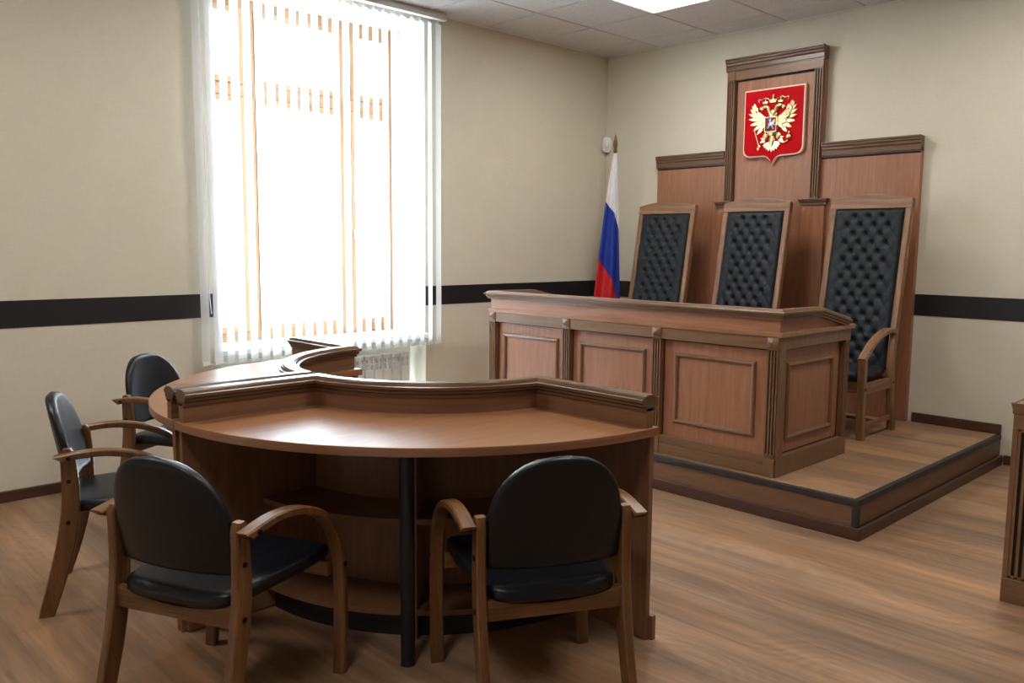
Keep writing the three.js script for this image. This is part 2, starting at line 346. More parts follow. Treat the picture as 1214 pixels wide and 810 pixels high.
// ------------------------------------------------------------------ podium
const PH = 0.197;
{
  const t = thing('podium', 'low wooden platform with black edging under the judges bench', 'platform', [0, 0, 0]);
  obj('podium_body', box(-2.15, -0.001, 0.0, PH - 0.012, 0.006, 3.42, 0), M.podium, t, 'z');
  const PW = 0.193;
  for (let c = 0, x = -0.0165; x - 0.01 > -2.15; c++, x -= PW) {
    let z = -((c * 0.37 + 0.2) % 1) * 1.29;
    for (; z < 3.42; z += 1.29) {
      const z0 = Math.max(0.006, z), z1 = Math.min(3.42, z + 1.29), w = Math.min(PW, x + 2.15);
      if (z1 - z0 < 0.04 || w < 0.03) continue;
      const m = new THREE.Mesh(uvBox(join(box(x - w + 0.0001, x - 0.0001, PH - 0.012, PH - 0.002, z0 + 0.0001, z1 - 0.0001, 0.0004)), 'z', 1.6, 3.2, 0.37, 0.61), M.floor); m.name = 'plank'; t.add(m);
    }
  }
  obj('fascia', [box(-2.168, -2.15, 0.06, PH - 0.02, 0.006, 3.418, 0.001)], M.podium, t, 'z');
  obj('fascia', [box(-2.15, -0.018, 0.06, PH - 0.02, 3.42, 3.438, 0.001)], M.podium, t, 'x');
  obj('edge_nosing', [box(-2.175, -2.145, PH - 0.03, PH + 0.001, 0.006, 3.442, 0.003)], M.nosing, t);
  obj('edge_nosing', [box(-2.145, -0.018, PH - 0.03, PH + 0.001, 3.412, 3.442, 0.003)], M.nosing, t);
  obj('corner_strip', [box(-2.175, -2.145, 0.05, PH - 0.03, 3.412, 3.443, 0.002)], M.nosing, t);
  obj('skirting', [box(-2.186, -2.168, 0, 0.062, 0.02, 3.46, 0.004)], M.base, t, 'z');
  obj('skirting', [box(-2.168, -0.018, 0, 0.062, 3.442, 3.46, 0.004)], M.base, t, 'x');
}

// ------------------------------------------------------------------ shared joinery
// fluted pilaster standing on a plane; axes: 'x' faces -x, 'z' faces +z. at = coordinate of the plane it projects from, c = centre along it
function pilaster(parent, face, at, c, w, y0, y1, d, flutes, mat, name = 'pilaster') {
  const P = (a0, a1, b0, b1, y0_, y1_, r) => face === 'x' ? box(at - b1, at - b0, y0_, y1_, c + a0, c + a1, r) : box(c + a0, c + a1, y0_, y1_, at + b0, at + b1, r);
  const gs = [P(-w / 2, w / 2, 0, d - 0.0135, y0, y1, 0)];
  const n = flutes + 1, rib = w / (2 * flutes + 1) * 1.0;
  for (let k = 0; k < n; k++) { const a = -w / 2 + k * (w - rib) / flutes; gs.push(P(a, a + rib, d - 0.013, d, y0, y1, 0.0018)); }
  gs.push(P(-w / 2, w / 2, d - 0.013, d, y1 - 0.012, y1, 0.001), P(-w / 2, w / 2, d - 0.013, d, y0, y0 + 0.012, 0.001));
  const o = obj(name, gs, mat, parent);
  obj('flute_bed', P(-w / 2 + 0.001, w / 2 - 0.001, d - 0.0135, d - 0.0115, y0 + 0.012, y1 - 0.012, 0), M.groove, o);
  return o;
}
// rectangular bead frame on a panel; half-round profile
function beadFrame(parent, face, at, a0, a1, y0, y1, mat, name = 'panel_moulding') {
  const prof = [[-0.013, 0], [-0.013, 0.006], [-0.008, 0.012], [0, 0.015], [0.008, 0.012], [0.013, 0.006], [0.013, 0]];
  const g = sweep([[a0, y0], [a1, y0], [a1, y1], [a0, y1]], prof, true);       // drawn lying down: x = along, z = height, y = proud
  const P = g.attributes.position, N = g.attributes.normal;
  for (const A of [P, N]) for (let i = 0; i < A.count; i++) {
    const a = A.getX(i), pr = A.getY(i), h = A.getZ(i), o = A === P ? at : 0;
    if (face === 'x') A.setXYZ(i, o - pr, h, a); else A.setXYZ(i, a, h, o + pr);
  }
  outward(g); 
  return obj(name, g, mat, parent);
}
// small square block with a pyramid face above a pilaster
function capBlock(parent, face, at, c, w, y0, y1, d, mat) {
  const h = y1 - y0, cy = (y0 + y1) / 2;
  const g = new THREE.CylinderGeometry(0.0001, Math.SQRT1_2, 1, 4, 1).rotateY(Math.PI / 4).rotateX(Math.PI / 2).scale(w, h, 0.022).translate(0, 0, 0.011);
  const b = new THREE.BoxGeometry(w, h, d).translate(0, 0, -d / 2);
  const gg = join([g, b]).translate(0, 0, d);
  if (face === 'x') gg.rotateY(-Math.PI / 2).translate(at, cy, c); else gg.translate(c, cy, at);
  return obj('pyramid_block', gg, mat, parent);
}
// handrail cornice, symmetrical, 9 cm wide; y measured down from its top
const RAIL = (() => { const h = [[0.018, -0.056], [0.025, -0.055], [0.028, -0.044], [0.024, -0.042], [0.034, -0.040], [0.037, -0.030], [0.032, -0.028], [0.044, -0.026], [0.046, -0.015], [0.040, -0.012], [0.034, -0.013], [0.031, -0.004], [0.026, -0.006], [0.022, 0]];
  return [...h, ...h.slice().reverse().map(([o, y]) => [-o, y])]; })();
// one-sided cornice for the wall panelling: projects from a wall by p, over height hgt
const crownProfile = (p, h) => [[0, -h], [p * 0.16, -h], [p * 0.16, -h * 0.93], [p * 0.42, -h * 0.9], [p * 0.42, -h * 0.6], [p * 0.34, -h * 0.57], [p * 0.60, -h * 0.5], [p * 0.66, -h * 0.38], [p * 0.58, -h * 0.35], [p * 0.84, -h * 0.27], [p * 0.88, -h * 0.17], [p * 0.8, -h * 0.14], [p, -h * 0.1], [p, 0], [0, 0]];

// ------------------------------------------------------------------ judges bench
{
  const t = thing('judge_bench', 'long panelled wooden judges bench standing on the podium', 'bench', [0, 0, 0]);
  const FX = -2.10, Z0 = 0.71, Z1 = 2.96, BX = -1.275, fld = -2.068;
  obj('carcass', [box(fld + 0.002, BX, PH, 0.945, Z0 + 0.034, Z1 - 0.034, 0)], M.frame, t);
  obj('plinth', [box(FX, fld + 0.004, PH, 0.261, Z0, Z1), box(FX + 0.002, fld + 0.004, 0.2635, 0.305, Z0, Z1), box(fld, BX, PH, 0.305, Z1 - 0.036, Z1), box(fld, BX, PH, 0.305, Z0, Z0 + 0.036)], M.frame, t, 'z');
  obj('frieze_rail', [box(FX, fld + 0.004, 0.878, 0.945, Z0, Z1), box(fld, BX, 0.878, 0.945, Z1 - 0.036, Z1), box(fld, BX, 0.878, 0.945, Z0, Z0 + 0.036)], M.frame, t, 'z');
  const pz = [0.744, 1.451, 2.172, 2.92];
  for (const z of pz) {
    pilaster(t, 'x', fld, z, 0.062, 0.305, 0.886, 0.036, 3, M.frame);
    capBlock(t, 'x', FX, z, 0.064, 0.887, 0.946, 0.004, M.frame);
    obj('pilaster_foot', box(FX - 0.006, FX + 0.004, PH, 0.293, z - 0.033, z + 0.033), M.frame, t);
  }
  obj('corner_post', [box(FX + 0.002, FX + 0.066, PH, 0.94, Z1 - 0.009, Z1 + 0.001)], M.frame, t);
  for (let k = 0; k < 3; k++) {
    const a = pz[k] + 0.031, b = pz[k + 1] - 0.031, c = (a + b) / 2;
    obj('front_panel', box(fld, fld + 0.004, 0.305, 0.878, a, b, 0), M.panel, t);
    obj('shadow_gap_strip', [box(fld - 0.001, fld + 0.002, 0.869, 0.878, a, b, 0), box(fld - 0.001, fld + 0.002, 0.305, 0.869, a, a + 0.008, 0)], M.groove, t);  // dark strips coloured in for the shadow gap between panel and frame
    beadFrame(t, 'x', fld, c - 0.25, c + 0.25, 0.40, 0.79, M.frame);
  }
  // right-hand end
  obj('end_panel', box(-2.034, -1.345, 0.305, 0.878, Z1 - 0.034, Z1 - 0.03, 0), M.panel, t);
  obj('shadow_gap_strip', [box(-2.034, -1.345, 0.869, 0.878, Z1 - 0.032, Z1 - 0.029, 0), box(-2.034, -1.345, 0.305, 0.313, Z1 - 0.032, Z1 - 0.029, 0), box(-1.353, -1.345, 0.313, 0.869, Z1 - 0.032, Z1 - 0.029, 0), box(-2.034, -2.028, 0.313, 0.869, Z1 - 0.032, Z1 - 0.029, 0)], M.groove, t);  // shadow gap round the end panel, drawn as thin dark strips
  beadFrame(t, 'z', Z1 - 0.03, -1.955, -1.443, 0.39, 0.785, M.frame);
  pilaster(t, 'z', Z1 - 0.036, -1.309, 0.05, 0.305, 0.878, 0.036, 3, M.frame);
  obj('end_panel', box(-2.034, -1.345, 0.305, 0.878, Z0 + 0.03, Z0 + 0.034, 0), M.panel, t);
  // ledge, raised fascia and its cornice that slopes down at both ends
  obj('desk_top', box(FX - 0.008, -1.245, 0.945, 0.970, Z0 - 0.008, Z1 + 0.012, 0.003), M.top, t, 'z');
  obj('fascia', box(FX, FX + 0.022, 0.970, 1.05, Z0 + 0.02, Z1 - 0.006, 0.001), M.panel, t, 'z');
  for (const z of [Z1 - 0.022, Z0 + 0.022]) obj('fascia_wing', extrude([[FX + 0.022, 0.970], [-1.29, 0.970], [-1.30, 0.985], [-1.68, 1.05], [FX + 0.022, 1.05]], 0.02).translate(0, 0, z - (z > 1 ? 0.006 : 0.01)), M.panel, t, 'x');
  const top = 1.093, zz1 = Z1 - 0.014, zz0 = Z0 + 0.024;
  obj('cornice', sweep([[-1.33, zz0, top - 0.078], [-1.68, zz0, top - 0.004], [FX + 0.012, zz0, top], [FX + 0.012, zz1, top], [-1.68, zz1, top - 0.004], [-1.33, zz1, top - 0.078]], RAIL), M.frame, t, 'z');
}

// ------------------------------------------------------------------ panelled backdrop on the right wall
{
  const t = thing('wall_backdrop', 'tall stepped wooden panelling behind the three judge chairs', 'wall panel', [0, 0, 0]);
  const F = -0.045;
  obj('wing_panel', box(F, -0.001, PH, 2.10, 0.625, 1.31, 0.001), M.panel, t);
  obj('wing_panel', box(F, -0.001, PH, 2.10, 2.115, 2.832, 0.001), M.panel, t);
  obj('centre_panel', box(F, -0.001, PH, 2.80, 1.31, 2.115, 0.001), M.panel, t);
  pilaster(t, 'x', F, 1.345, 0.066, 1.776, 2.735, 0.036, 3, M.frame);
  pilaster(t, 'x', F, 2.081, 0.066, 1.776, 2.735, 0.036, 3, M.frame);
  for (const z of [1.345, 2.081]) {
    obj('pilaster_head', box(F - 0.036, F, 2.735, 2.80, z - 0.034, z + 0.034), M.frame, t);
    obj('lower_pilaster', box(F - 0.03, F, PH, 1.727, z - 0.088, z + 0.088, 0.003), M.panel, t);
    obj('capital', sweep([[F, z - 0.092], [F - 0.03, z - 0.092], [F - 0.03, z + 0.092], [F, z + 0.092]].map(([x, zz]) => [x, zz, 1.776]), crownProfile(0.022, 0.05)), M.cornice, t, 'z');
    obj('capital_core', box(F - 0.032, F, 1.727, 1.776, z - 0.093, z + 0.093), M.cornice, t, 'z');
  }
  obj('frieze_rail', box(F - 0.03, F, 2.728, 2.80, 1.379, 2.047), M.frame, t, 'z');
  obj('shadow_gap_strip', box(F - 0.001, F + 0.002, 2.714, 2.728, 1.379, 2.047, 0), M.groove, t);  // dark strips here and below stand in for shadow lines at the panel edges
  obj('shadow_gap_strip', box(F - 0.001, F + 0.002, 1.776, 2.714, 1.379, 1.39, 0), M.groove, t);
  obj('shadow_gap_strip', box(F - 0.001, F + 0.002, 2.066, 2.078, 0.63, 1.31, 0), M.groove, t);
  obj('shadow_gap_strip', box(F - 0.001, F + 0.002, 2.066, 2.078, 2.116, 2.828, 0), M.groove, t);
  const crown = (za, zb, y, h, p, back) => sweep([[back, za, y], [back, zb, y]], crownProfile(p, h));
  obj('crown_cornice', [crown(1.303, 2.122, 2.893, 0.1, 0.036, F - 0.03), box(F - 0.032, -0.001, 2.795, 2.892, 1.31, 2.117)], M.cornice, t, 'z');
  obj('crown_cornice', [box(F - 0.012, -0.001, 2.078, 2.183, 0.625, 1.308), crown(0.625, 1.3, 2.184, 0.106, 0.03, F - 0.01)], M.cornice, t, 'z');
  obj('crown_cornice', [box(F - 0.012, -0.001, 2.078, 2.183, 2.118, 2.832), crown(2.125, 2.832, 2.184, 0.106, 0.03, F - 0.01)], M.cornice, t, 'z');
}

// ------------------------------------------------------------------ coat of arms
{
  const t = thing('coat_of_arms', 'red shield with a gold double-headed eagle on the panelling', 'emblem', [-0.05, 2.37, 1.727], -Math.PI / 2);
  // local: x right, y up, z out of the wall
  const shield = (s) => { const w = 0.255 * s, top = 0.262 * s, b = -0.235 * s, q = new THREE.Shape();
    q.moveTo(-w, top); q.lineTo(w, top); q.lineTo(w, b + 0.045); q.quadraticCurveTo(w, b - 0.02, w - 0.06, b - 0.02);
    q.lineTo(0.075, b - 0.022); q.quadraticCurveTo(0.02, b - 0.028, 0, b - 0.095 * s); q.quadraticCurveTo(-0.02, b - 0.028, -0.075, b - 0.022); q.lineTo(-w + 0.06, b - 0.02); q.quadraticCurveTo(-w, b - 0.02, -w, b + 0.045); q.lineTo(-w, top); return q; };
  obj('shield_border', extrude(shield(1), 0.022, 0.004), M.cream, t);
  obj('shield', extrude(shield(0.955), 0.012, 0.002).translate(0, 0, 0.018), M.red, t);
  const Z = 0.03, poly = (p, d = 0.012, b = 0.004, z = Z) => extrude(p, d, b).translate(0, 0, z);
  const leaf = (x, y, ang, len, wid, z = Z, d = 0.008) => { const q = new THREE.Shape(); q.moveTo(0, -wid * 0.35); q.quadraticCurveTo(len * 0.6, -wid * 0.8, len, 0); q.quadraticCurveTo(len * 0.6, wid * 0.8, 0, wid * 0.35); q.closePath();
    return extrude(q, d, 0.003).rotateZ(ang).translate(x, y, z); };
  const D = Math.PI / 180;
  const ell = (x, y, rx, ry, rz, z) => new THREE.SphereGeometry(1, 16, 10).scale(rx, ry, rz).translate(x, y, z);
  obj('eagle_body', [ell(0, -0.02, 0.058, 0.095, 0.02, Z + 0.01), ell(0, 0.06, 0.04, 0.05, 0.018, Z + 0.01)], M.gold, t);
  for (const s of [-1, 1]) {
    const wing = obj('wing', [poly([[s * 0.035, 0.03], [s * 0.07, 0.055], [s * 0.12, 0.10], [s * 0.155, 0.135], [s * 0.165, 0.10], [s * 0.14, 0.03], [s * 0.10, -0.02], [s * 0.04, -0.03]], 0.014, 0.005)], M.gold, t);
    for (let k = 0; k < 8; k++) { const f = k / 7, x = s * (0.15 - 0.075 * f), y = 0.10 - 0.13 * f, a = 82 - 128 * f; obj('feather', leaf(x, y, (s > 0 ? a : 180 - a) * D, 0.075 + 0.028 * Math.sin(f * 3.1), 0.03, Z + 0.002 * (k % 2)), M.gold, wing); }
    for (let k = 0; k < 6; k++) { const f = k / 5, x = s * (0.125 - 0.07 * f), y = 0.085 - 0.10 * f, a = 78 - 118 * f; obj('feather', leaf(x, y, (s > 0 ? a : 180 - a) * D, 0.055, 0.026, Z + 0.012), M.gold, wing); }
    // neck, head, beak and crown
    const nk = new THREE.TubeGeometry(new THREE.CatmullRomCurve3([V3(s * 0.012, 0.06, Z + 0.012), V3(s * 0.03, 0.10, Z + 0.014), V3(s * 0.04, 0.13, Z + 0.015), V3(s * 0.062, 0.135, Z + 0.015)]), 10, 0.0165, 8);
    const head = obj('head', [nk, ell(s * 0.062, 0.135, 0.026, 0.020, 0.016, Z + 0.014)], M.gold, t);
    obj('beak', [leaf(s * 0.078, 0.134, (s > 0 ? -28 : 208) * D, 0.036, 0.022, Z + 0.004, 0.012), leaf(s * 0.078, 0.122, (s > 0 ? -50 : 230) * D, 0.026, 0.012, Z + 0.004, 0.01)], M.gold, head);
    const cx = s * 0.064, cy = 0.162;
    obj('crown', [poly([[cx - 0.02, cy], [cx + 0.02, cy], [cx + 0.026, cy + 0.024], [cx + 0.012, cy + 0.018], [cx, cy + 0.032], [cx - 0.012, cy + 0.018], [cx - 0.026, cy + 0.024]]), ell(cx, cy + 0.038, 0.006, 0.008, 0.006, Z + 0.008)], M.gold, t);
    obj('ribbon', new THREE.TubeGeometry(new THREE.CatmullRomCurve3([V3(s * 0.03, 0.195, Z + 0.006), V3(s * 0.07, 0.215, Z + 0.006), V3(s * 0.10, 0.20, Z + 0.006), V3(s * 0.125, 0.207, Z + 0.006), V3(s * 0.12, 0.18, Z + 0.006)]), 14, 0.0045, 6), M.gold, t);
    // leg and claw
    obj('leg', [ell(s * 0.055, -0.105, 0.022, 0.03, 0.014, Z + 0.008), leaf(s * 0.06, -0.125, (s > 0 ? -35 : 215) * D, 0.05, 0.022), leaf(s * 0.06, -0.125, (s > 0 ? -75 : 255) * D, 0.035, 0.018), leaf(s * 0.06, -0.12, (s > 0 ? 5 : 175) * D, 0.04, 0.018)], M.gold, t);
  }
  const cy = 0.165;
  obj('crown', [poly([[-0.026, cy], [0.026, cy], [0.036, cy + 0.035], [0.018, cy + 0.028], [0, cy + 0.045], [-0.018, cy + 0.028], [-0.036, cy + 0.035]]), ell(0, cy + 0.048, 0.008, 0.008, 0.008, Z + 0.008), box(-0.003, 0.003, cy + 0.05, cy + 0.075, Z, Z + 0.01), box(-0.009, 0.009, cy + 0.06, cy + 0.066, Z, Z + 0.01)], M.gold, t);
  const tail = obj('tail', ell(0, -0.14, 0.028, 0.05, 0.014, Z + 0.006), M.gold, t);
  for (let k = -4; k <= 4; k++) obj('feather', leaf(k * 0.006, -0.155, (-90 + k * 17) * D, 0.075 - Math.abs(k) * 0.005, 0.026, Z + 0.002 * ((k + 4) % 2)), M.gold, tail);
  obj('sceptre', [new THREE.TubeGeometry(new THREE.LineCurve3(V3(-0.155, -0.04, Z + 0.008), V3(-0.105, -0.185, Z + 0.008)), 1, 0.0055, 7), ell(-0.106, -0.18, 0.014, 0.018, 0.01, Z + 0.008), leaf(-0.106, -0.175, 250 * D, 0.035, 0.026)], M.gold, t);
  obj('orb', [ell(0.14, -0.12, 0.022, 0.022, 0.016, Z + 0.01), box(0.137, 0.143, -0.1, -0.075, Z, Z + 0.012), box(0.131, 0.149, -0.091, -0.085, Z, Z + 0.012), new THREE.TubeGeometry(new THREE.CatmullRomCurve3([V3(0.06, -0.14, Z + 0.006), V3(0.10, -0.16, Z + 0.006), V3(0.135, -0.145, Z + 0.006)]), 8, 0.008, 6)], M.gold, t);
  const crest = obj('inner_shield', poly([[-0.046, 0.032], [0.046, 0.032], [0.046, -0.062], [0.03, -0.07], [0.008, -0.072], [0, -0.082], [-0.008, -0.072], [-0.03, -0.07], [-0.046, -0.062]], 0.012, 0.003, Z + 0.022), M.crest, t);
  obj('inner_border', [box(-0.051, -0.044, -0.072, 0.036, Z + 0.02, Z + 0.04), box(0.044, 0.051, -0.072, 0.036, Z + 0.02, Z + 0.04), box(-0.05, 0.05, 0.03, 0.037, Z + 0.02, Z + 0.04), box(-0.05, 0.05, -0.078, -0.071, Z + 0.02, Z + 0.04)], M.gold, crest);
  obj('horse', [ell(0.002, -0.018, 0.024, 0.014, 0.006, Z + 0.038), leaf(0.018, -0.012, 55 * D, 0.032, 0.018, Z + 0.034, 0.005), leaf(-0.012, -0.026, 250 * D, 0.032, 0.01, Z + 0.034, 0.004), leaf(0.012, -0.026, 285 * D, 0.03, 0.01, Z + 0.034, 0.004), leaf(0.02, -0.02, -20 * D, 0.022, 0.009, Z + 0.034, 0.004)], M.silver, crest);
  obj('rider', [ell(-0.002, 0.006, 0.007, 0.013, 0.006, Z + 0.04), ell(-0.001, 0.022, 0.005, 0.006, 0.005, Z + 0.04)], M.silver, crest);
  obj('cape', leaf(-0.006, 0.012, 160 * D, 0.026, 0.018, Z + 0.034, 0.004), M.blueTin, crest);
  obj('spear', new THREE.TubeGeometry(new THREE.LineCurve3(V3(-0.016, 0.022, Z + 0.045), V3(0.03, -0.055, Z + 0.042)), 1, 0.0015, 5), M.silver, crest);
  obj('dragon', [leaf(-0.03, -0.056, 10 * D, 0.055, 0.014, Z + 0.034, 0.004)], M.dark, crest);
}

scene.getObjectByName('coat_of_arms').traverse((m) => {   // the heads and crowns sit a little lower on the shield
  if (!m.isMesh || m.name.startsWith('shield')) return;
  const P = m.geometry.attributes.position;
  for (let i = 0; i < P.count; i++) if (P.getY(i) > 0.03) P.setY(i, 0.03 + (P.getY(i) - 0.03) * 0.86);
});
// ------------------------------------------------------------------ flag and detector in the corner
{
  const px = -0.27, pz = 0.33;
  const t = thing('flag', 'white, blue and red flag hanging from a pole in the corner', 'flag', [px, PH, pz]);
  obj('pole', new THREE.CylinderGeometry(0.012, 0.012, 2.02, 14).translate(0, 1.03, 0), M.chairWood, t);
  obj('finial', new THREE.LatheGeometry([[0.0001, 0], [0.017, 0], [0.02, 0.012], [0.014, 0.024], [0.017, 0.045], [0.02, 0.07], [0.016, 0.1], [0.008, 0.135], [0.0001, 0.165]].map(([a, b]) => new THREE.Vector2(a, b)), 16).translate(0, 2.03, 0), M.chairWood, t);
  obj('foot', new THREE.LatheGeometry([[0.0001, 0], [0.15, 0], [0.155, 0.012], [0.06, 0.03], [0.025, 0.05], [0.02, 0.12], [0.0001, 0.12]].map(([a, b]) => new THREE.Vector2(a, b)), 28), M.chairWood, t);
  // draped cloth: s runs across (along the picture's right), d down; folds run downwards
  const ns = 36, nd = 50, pos = [], uv = [], idx = [], R = V3(0.72, 0, 0.69), N = V3(-0.69, 0, 0.72);
  for (let j = 0; j <= nd; j++) for (let i = 0; i <= ns; i++) {
    const d = j / nd, s = i / ns * 2 - 1, y = 2.02 - 1.5 * d, wl = 0.012 + 0.16 * Math.pow(d * 1.2, 0.8), wr = 0.010 + 0.055 * Math.pow(d * 1.25, 0.9);
    const a = s < 0 ? s * wl : s * wr, fold = (0.006 + 0.045 * Math.min(1, d * 1.6)) * Math.cos(s * 7.5 + d * 1.2) * 0.5 + 0.03;
    const q = R.clone().multiplyScalar(a).addScaledVector(N, fold);
    pos.push(q.x, y, q.z);
    const drop = 2.02 - y, band = 1 + (drop - 0.42 - (s + 1) / 2 * (0.25 + Math.max(-0.2, drop - 0.67) * 0.35)) / 0.49;     // the bands run askew because the cloth hangs from one corner
    uv.push(i / ns, 1 - Math.max(0.02, band) / 3);
  }
  for (let j = 0; j < nd; j++) for (let i = 0; i < ns; i++) { const a = j * (ns + 1) + i; idx.push(a, a + ns + 1, a + 1, a + 1, a + ns + 1, a + ns + 2); }
  const g = new THREE.BufferGeometry(); g.setAttribute('position', new THREE.Float32BufferAttribute(pos, 3)); g.setAttribute('uv', new THREE.Float32BufferAttribute(uv, 2)); g.setIndex(idx); g.computeVertexNormals();
  const m = new THREE.Mesh(g, M.flag); m.name = 'cloth'; t.add(m);

  const s = thing('motion_detector', 'small white rounded motion detector high in the corner', 'detector', [-0.035, 2.335, 0.035], -Math.PI / 4);
  obj('housing', loft([[-0.07, 0.012, 0, 0.008], [-0.066, 0.03, 0, 0.02], [-0.045, 0.042, 0, 0.03], [0, 0.047, 0, 0.034], [0.045, 0.04, 0, 0.03], [0.062, 0.028, 0, 0.02], [0.068, 0.01, 0, 0.007]], (a, b, r) => V3(a, r[0], b + 0.012), 24, 0.8), M.white, s);
  obj('lens', loft([[-0.04, 0.012, 0, 0.004], [-0.034, 0.026, 0, 0.01], [0, 0.032, 0, 0.014], [0.02, 0.026, 0, 0.01], [0.026, 0.012, 0, 0.004]], (a, b, r) => V3(a, r[0], b + 0.038), 20, 0.9), M.offwhite, s);
}

// ------------------------------------------------------------------ judge chairs
function judgeChair(label) {
  const t = thing('judge_chair', label, 'chair', [0, 0, 0], 0, 'tall judge chairs behind the bench');
  const stile = [[-0.245, 0.0], [-0.205, 0.22], [-0.18, 0.42], [-0.20, 0.62], [-0.265, 1.0], [-0.355, 1.54]];
  for (const s of [-1, 1]) obj('rear_post', bent(stile, 0.022, 0.046, s * 0.258, 30, 0.005), M.judgeWood, t);
  const zAt = (y) => y < 0.62 ? -0.18 - 0.02 * (y - 0.42) / 0.2 : -0.20 - 0.065 * (y - 0.62) / 0.38 * (y < 1 ? 1 : 0) - (y >= 1 ? 0.065 + 0.09 * (y - 1) / 0.54 : 0);
  // arched top rail
  const rail = []; for (let k = 0; k <= 16; k++) { const x = -0.28 + 0.56 * k / 16; rail.push([x, 1.545 + 0.035 * (1 - Math.pow(x / 0.28, 2))]); }
  obj('top_rail', extrude([[-0.28, 1.478], ...rail, [0.28, 1.478]].reverse(), 0.034, 0.004).rotateX(-0.165).translate(0, 0.02, -0.115), M.judgeWood, t, 'x');
  obj('back_board', extrude([[-0.245, 0.40], [0.245, 0.40], [0.245, 1.5], [-0.245, 1.5]], 0.012).rotateX(-0.14).translate(0, 0.01, -0.145), M.judgeWood, t);
  // tufted back cushion
  const nx = 52, ny = 116, W = 0.236, y0 = 0.41, y1 = 1.485, pos = [], idx = [], cw = 0.093, rh = 0.06, at = (i, j) => {
    const x = (i / nx * 2 - 1) * W, y = y0 + (y1 - y0) * j / ny, yy = y - 1.43;
    const a = x / cw + yy / (2 * rh) + 0, b = -x / cw + yy / (2 * rh) + 0;
    const sa = Math.abs(Math.sin(Math.PI * a)), sb = Math.abs(Math.sin(Math.PI * b));
    const ia = a - Math.round(a), ib = b - Math.round(b), dx = (ia - ib) / 2 * cw, dy = (ia + ib) * rh, dm = Math.exp(-(dx * dx + dy * dy) / (0.0165 * 0.0165)) * (Math.abs(Math.round((a - b) / 2 * 2) / 2 * cw) < 0.16 ? 1 : 0);
    let h = 0.028 + 0.007 * Math.pow(sa * sb, 0.6) - 0.026 * dm;
    const e = Math.min(1, (W - Math.abs(x)) / 0.03), f = Math.min(1, Math.min(y - y0, y1 - y) / 0.03), q = (v) => Math.sqrt(Math.max(0, 1 - (1 - v) * (1 - v)));
    h *= q(e) * q(f);
    return V3(x, y, zAt(y) + 0.008 + h);
  };
  for (let j = 0; j <= ny; j++) for (let i = 0; i <= nx; i++) pos.push(...at(i, j).toArray());
  for (let j = 0; j < ny; j++) for (let i = 0; i < nx; i++) { const a = j * (nx + 1) + i; idx.push(a, a + 1, a + nx + 1, a + 1, a + nx + 2, a + nx + 1); }
  const g = new THREE.BufferGeometry(); g.setAttribute('position', new THREE.Float32BufferAttribute(pos, 3)); g.setIndex(idx); g.computeVertexNormals();
  const back = obj('back_cushion', g, M.tuft, t);
  const btn = uvBox(join(new THREE.SphereGeometry(0.009, 8, 6).scale(1, 1, 0.5)), 'y', 0.16, 0.16);
  for (let r = -17; r <= 0; r++) for (let k = -3; k <= 3; k++) {
    const x = (k + (Math.abs(r) % 2 ? 0.5 : 0)) * cw, y = 1.43 + r * rh;
    if (Math.abs(x) > 0.16 || y < 0.46) continue;
    const b = new THREE.Mesh(btn, M.tuft); b.name = 'button'; b.position.set(x, y, zAt(y) + 0.012); back.add(b);
  }
  obj('seat_cushion', loft([[-0.175, 0.215, 0, 0.012], [-0.165, 0.228, 0, 0.03], [-0.1, 0.235, 0, 0.042], [0.1, 0.24, 0, 0.044], [0.22, 0.24, 0, 0.042], [0.262, 0.232, 0, 0.032], [0.275, 0.21, 0, 0.012]], (a, b, r) => V3(a, 0.405 + b, r[0]), 28, 0.35), M.tuft, t);
  obj('seat_rail', box(-0.236, 0.236, 0.30, 0.365, 0.23, 0.255, 0.003), M.judgeWood, t, 'x');
  obj('seat_rail', box(-0.236, 0.236, 0.30, 0.365, -0.2, -0.178, 0.003), M.judgeWood, t, 'x');
  for (const s of [-1, 1]) {
    obj('seat_rail', box(s * 0.258 - 0.014, s * 0.258 + 0.014, 0.295, 0.362, -0.178, 0.235, 0.004), M.judgeWood, t, 'z');
    obj('front_leg', bent([[0.232, 0], [0.24, 0.15], [0.248, 0.32], [0.25, 0.515]], 0.024, 0.044, s * 0.258, 12, 0.005, (k) => 0.8 + 0.25 * Math.min(1, k * 1.6)), M.judgeWood, t);
    obj('armrest', bent([[-0.19, 0.672], [-0.10, 0.68], [0.02, 0.655], [0.14, 0.602], [0.268, 0.512]], 0.028, 0.032, s * 0.258, 22, 0.006), M.judgeWood, t, 'z');
    obj('side_stretcher', box(s * 0.258 - 0.01, s * 0.258 + 0.01, 0.075, 0.105, -0.215, 0.225, 0.003), M.judgeWood, t, 'z');
    obj('bolt', [new THREE.CylinderGeometry(0.009, 0.009, 0.004, 12).rotateZ(Math.PI / 2).translate(s * 0.283, 0.33, 0.246), new THREE.CylinderGeometry(0.009, 0.009, 0.004, 12).rotateZ(Math.PI / 2).translate(s * 0.281, 0.33, -0.188)], M.bolt, t);
  }
  obj('cross_stretcher', box(-0.248, 0.248, 0.08, 0.1, -0.02, 0.0, 0.003), M.judgeWood, t, 'x');
  return t;
}
{
  const c = judgeChair('tall tufted black judge chair between its two neighbours, below the red shield');
  c.position.set(-0.645, PH, 1.747); c.rotation.y = -Math.PI / 2;
  clone(c, [-0.645, PH, 0.925], -Math.PI / 2, 'tall tufted black judge chair beside the flag');
  clone(c, [-0.645, PH, 2.618], -Math.PI / 2, 'tall tufted black judge chair with armrest and legs showing past the bench end');
}

